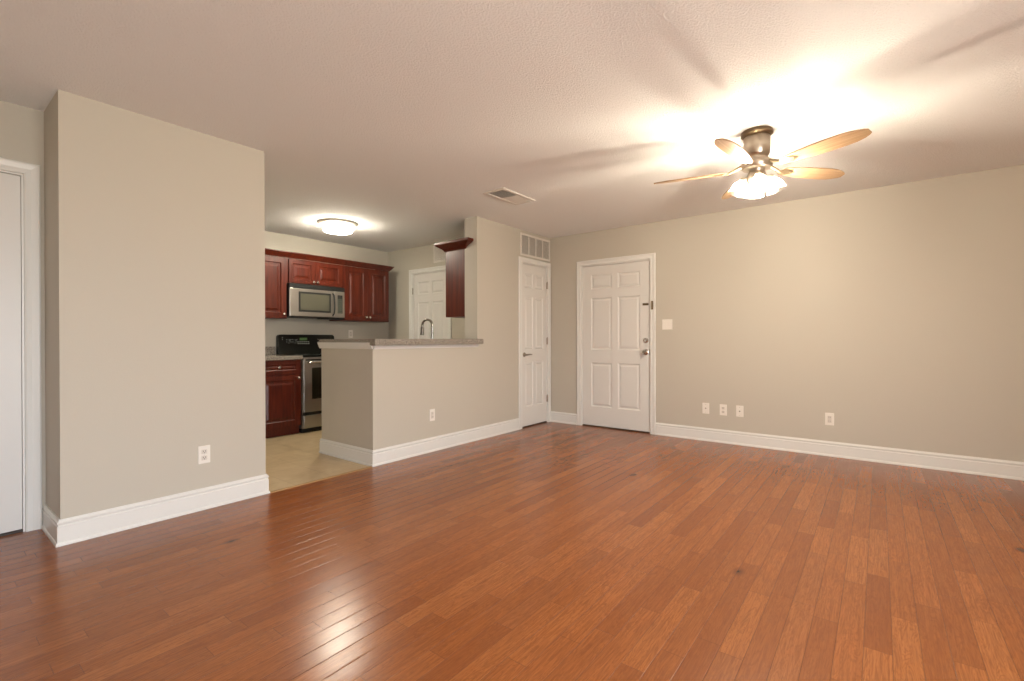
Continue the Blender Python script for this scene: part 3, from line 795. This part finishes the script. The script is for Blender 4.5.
# ------------------------------------------------------------------ microwave
mx0, mx1, myf, mz0, mz1 = XC[1]+.001, XC[2]-.002, 5.605, 1.376, 1.783
mw = thing('microwave', ((mx0+mx1)/2, 5.77, mz0), 'stainless over-the-range microwave with black trim under short cabinet', 'microwave')
MB().box(mx0, mx1, myf+.022, YK-.002, mz0, mz1, .003).build('body', BLACKP, mw)
m = MB(); m.box(mx0+.001, mx1-.001, myf+.002, myf+.0215, mz1-.055, mz1-.002, .002)
for k in range(5): z = mz1-.048+k*.009; m.box(mx0+.01, mx1-.01, myf, myf+.003, z, z+.004)
m.build('vent_grille', BLACKP, mw)
dsx = mx1-.155
m = MB(); m.box(mx0+.004, dsx-.002, myf, myf+.0215, mz0+.010, mz1-.058, .004, 2); md = m.build('door', STEEL, mw)
m = MB(); m.box(mx0+.115, dsx-.048, myf-.002, myf-.0003, mz0+.065, mz1-.095, .001); wf = m.build('window_frame', BLACKP, md)
m = MB(); m.box(mx0+.138, dsx-.070, myf-.004, myf-.0022, mz0+.088, mz1-.118, .001); m.build('window', MWGLASS, wf)
m = MB(); hx = dsx-.020; m.tube([(hx, myf, mz0+.035), (hx, myf-.03, mz0+.055), (hx, myf-.042, mz0+.12), (hx, myf-.042, mz0+.22), (hx, myf-.03, mz0+.295), (hx, myf, mz0+.315)], .009, 10); m.build('handle', BLACKP, md, True)
m = MB(); m.box(dsx, mx1-.003, myf, myf+.0215, mz0+.010, mz1-.058, .003, 2); cp = m.build('control_panel', STEEL, mw)
m = MB(); m.box(dsx+.048, mx1-.035, myf-.0015, myf-.0003, mz0+.065, mz1-.105); kp = m.build('keypad', BLACKP, cp)
m = MB()
for r_ in range(7):
    for k in range(3): X_ = dsx+.054+k*.021; Z_ = mz0+.075+r_*.027; m = MB(); m.box(X_, X_+.014, myf-.0022, myf-.0014, Z_, Z_+.014); m.build('key', GKEY, kp)
m = MB(); m.box(mx0+.45, mx1+.0, myf+.03, myf+.16, mz0-.016, mz0-.0005, .002); m.build('underside_block', BLACKP, mw)  # black block under the right part of the microwave

# ------------------------------------------------------------------ kitchen ceiling light
KLX, KLY = 3.10, 4.93
kl = thing('ceiling_light', (KLX, KLY, H), 'round glowing flush drum light on the kitchen ceiling', 'ceiling light')
m = MB(); m.lathe((KLX, KLY, H-.0005), [(.222, 0), (.222, -.012), (.205, -.026), (.175, -.032), (.162, -.032), (.162, 0)], (0, 0, 1), 40, False)
m.build('trim_ring', mat('tarnished_nickel_ring', (.42, .38, .33), .4, metal=.4), kl, True)
m = MB(); m.lathe((KLX, KLY, H-.003), [(.160, 0), (.160, -.085), (.155, -.095), (.140, -.101), (0, -.104)], (0, 0, 1), 40)
m.build('diffuser', KGLOW, kl, True)

# ------------------------------------------------------------------ ceiling fan
FX, FY, BZ, FR, A0 = 3.410, .628, 2.197, .648, math.radians(102)
fan = thing('ceiling_fan', (FX, FY, H), 'hugger ceiling fan with five oak blades and lit glass shades', 'ceiling fan')
m = MB(); m.lathe((FX, FY, H-.0005), [(.092, 0), (.095, -.008), (.095, -.022), (.080, -.030), (.074, -.036)], (0, 0, 1), 36); m.build('canopy', BRASSD, fan, True)
m = MB(); m.lathe((FX, FY, H-.0365), [(.074, 0), (.078, -.006), (.080, -.06), (.078, -.11), (.070, -.125), (.060, -.135), (.060, -.150), (.085, -.156), (.092, -.170), (.092, -.190), (.084, -.204), (.050, -.212), (.045, -.225)], (0, 0, 1), 36)
m.build('motor_housing', NICKEL, fan, True)
PIT = math.radians(13)
prof = [(.185, .030), (.200, .037), (.26, .046), (.34, .055), (.43, .0605), (.51, .061), (.565, .056), (.605, .045), (.634, .030), (.648, .018)]
for k in range(5):
    a = A0 + k*2*math.pi/5
    r = Vector((math.cos(a), math.sin(a), 0)); tv = Vector((-math.sin(a), math.cos(a), 0))
    wv = tv*math.cos(PIT) + Vector((0, 0, -math.sin(PIT)))
    nv = r.cross(wv).normalized()
    c0 = Vector((FX, FY, BZ))
    b = bmesh.new(); uvl = b.loops.layers.uv.new('UVMap')
    sfr = FR/.65
    out = [(s*sfr, w) for s, w in prof] + [(s*sfr, -w) for s, w in prof[::-1]]
    T_ = [b.verts.new(c0 + r*s + wv*w + nv*.0035) for s, w in out]; B_ = [b.verts.new(c0 + r*s + wv*w - nv*.0035) for s, w in out]
    fs = [b.faces.new(T_), b.faces.new(B_[::-1])]
    for j in range(len(out)): fs.append(b.faces.new((T_[j], B_[j], B_[(j+1) % len(out)], T_[(j+1) % len(out)])))
    for fc in fs:
        for lp in fc.loops:
            q = lp.vert.co - c0; lp[uvl].uv = (q.dot(r)+k*3.1, q.dot(wv)+k*.7)
    bmesh.ops.recalc_face_normals(b, faces=list(b.faces))
    m = MB(); m.bm.free(); m.bm = b
    bl = m.build('blade', BLADE, fan, origin=tuple(c0+r*.19))
    m = MB()
    p1 = c0 + r*.088 + Vector((0, 0, .030)); p2 = c0+r*.13+Vector((0, 0, .012)); p3 = c0+r*.175 - nv*.0*0 + Vector((0, 0, -.008)); 
    m.tube([p1, p2, p3], [.011, .010, .009], 8)
    bb = bmesh.new(); o2 = [(.165, .022), (.19, .036), (.23, .030), (.262, .010), (.262, -.010), (.23, -.030), (.19, -.036), (.165, -.022)]
    sg = -1 if nv.z > 0 else 1
    T2 = [bb.verts.new(c0 + r*s + wv*w + nv*sg*.0038) for s, w in o2]; B2 = [bb.verts.new(c0 + r*s + wv*w + nv*sg*.0075) for s, w in o2]
    bb.faces.new(T2); bb.faces.new(B2[::-1])
    for j in range(8): bb.faces.new((T2[j], B2[j], B2[(j+1) % 8], T2[(j+1) % 8]))
    bmesh.ops.recalc_face_normals(bb, faces=list(bb.faces)); m._merge(bb)
    for (s, w) in ((.20, .018), (.20, -.018), (.245, 0)):
        m.lathe(c0 + r*s + wv*w + nv*sg*.0075, [(.005, 0), (.004, .002), (0, .003)], nv*sg, 8)
    m.build('blade_iron', BRASSD, bl)
# light kit
zk = BZ-.015
m = MB(); m.lathe((FX, FY, H-.262), [(.044, 0), (.052, -.008), (.056, -.030), (.050, -.052), (.030, -.066), (.012, -.074), (.008, -.088), (0, -.092)], (0, 0, 1), 28)
lk = m.build('light_kit', NICKEL, fan, True)
camr = Vector((rt.x, rt.y, 0)); camf = Vector((math.cos(YAW), math.sin(YAW), 0))
for k, deg in enumerate((-20, 70, 160, 250)):
    q = math.radians(deg)+math.atan2(camr.y, camr.x)
    r = Vector((math.cos(q), math.sin(q), 0)); z = Vector((0, 0, 1)); c0 = Vector((FX, FY, 0))
    hub = c0 + z*2.140
    m = MB(); m.tube([hub+r*.030, hub+r*.050+z*.006, hub+r*.078+z*.004], .008, 8); m.build('socket_arm', NICKEL, lk, True)
    ax = (r*.40 - z).normalized(); nk = hub + r*.074 + z*.008
    m = MB(); m.lathe(nk, [(.014, 0), (.022, .006), (.023, .026), (.0, .026)], ax, 18)
    sk = m.build('socket_cup', NICKEL, lk, True)
    m = MB(); m.lathe(nk+ax*.018, [(.0235, 0), (.030, .012), (.044, .034), (.051, .056), (.053, .074), (.060, .090), (.0585, .091), (.0515, .075), (.0495, .056), (.0425, .035), (.0285, .013)], ax, 24, False)
    sh = m.build('lamp_shade', SHADE, fan, True)
    m = MB(); m.lathe(nk+ax*.0275, [(.009, 0), (.010, .012), (.0135, .030), (.0145, .044), (.0115, .060), (.005, .074), (0, .077)], ax, 14)
    m.build('bulb', BULBM, sh, True)
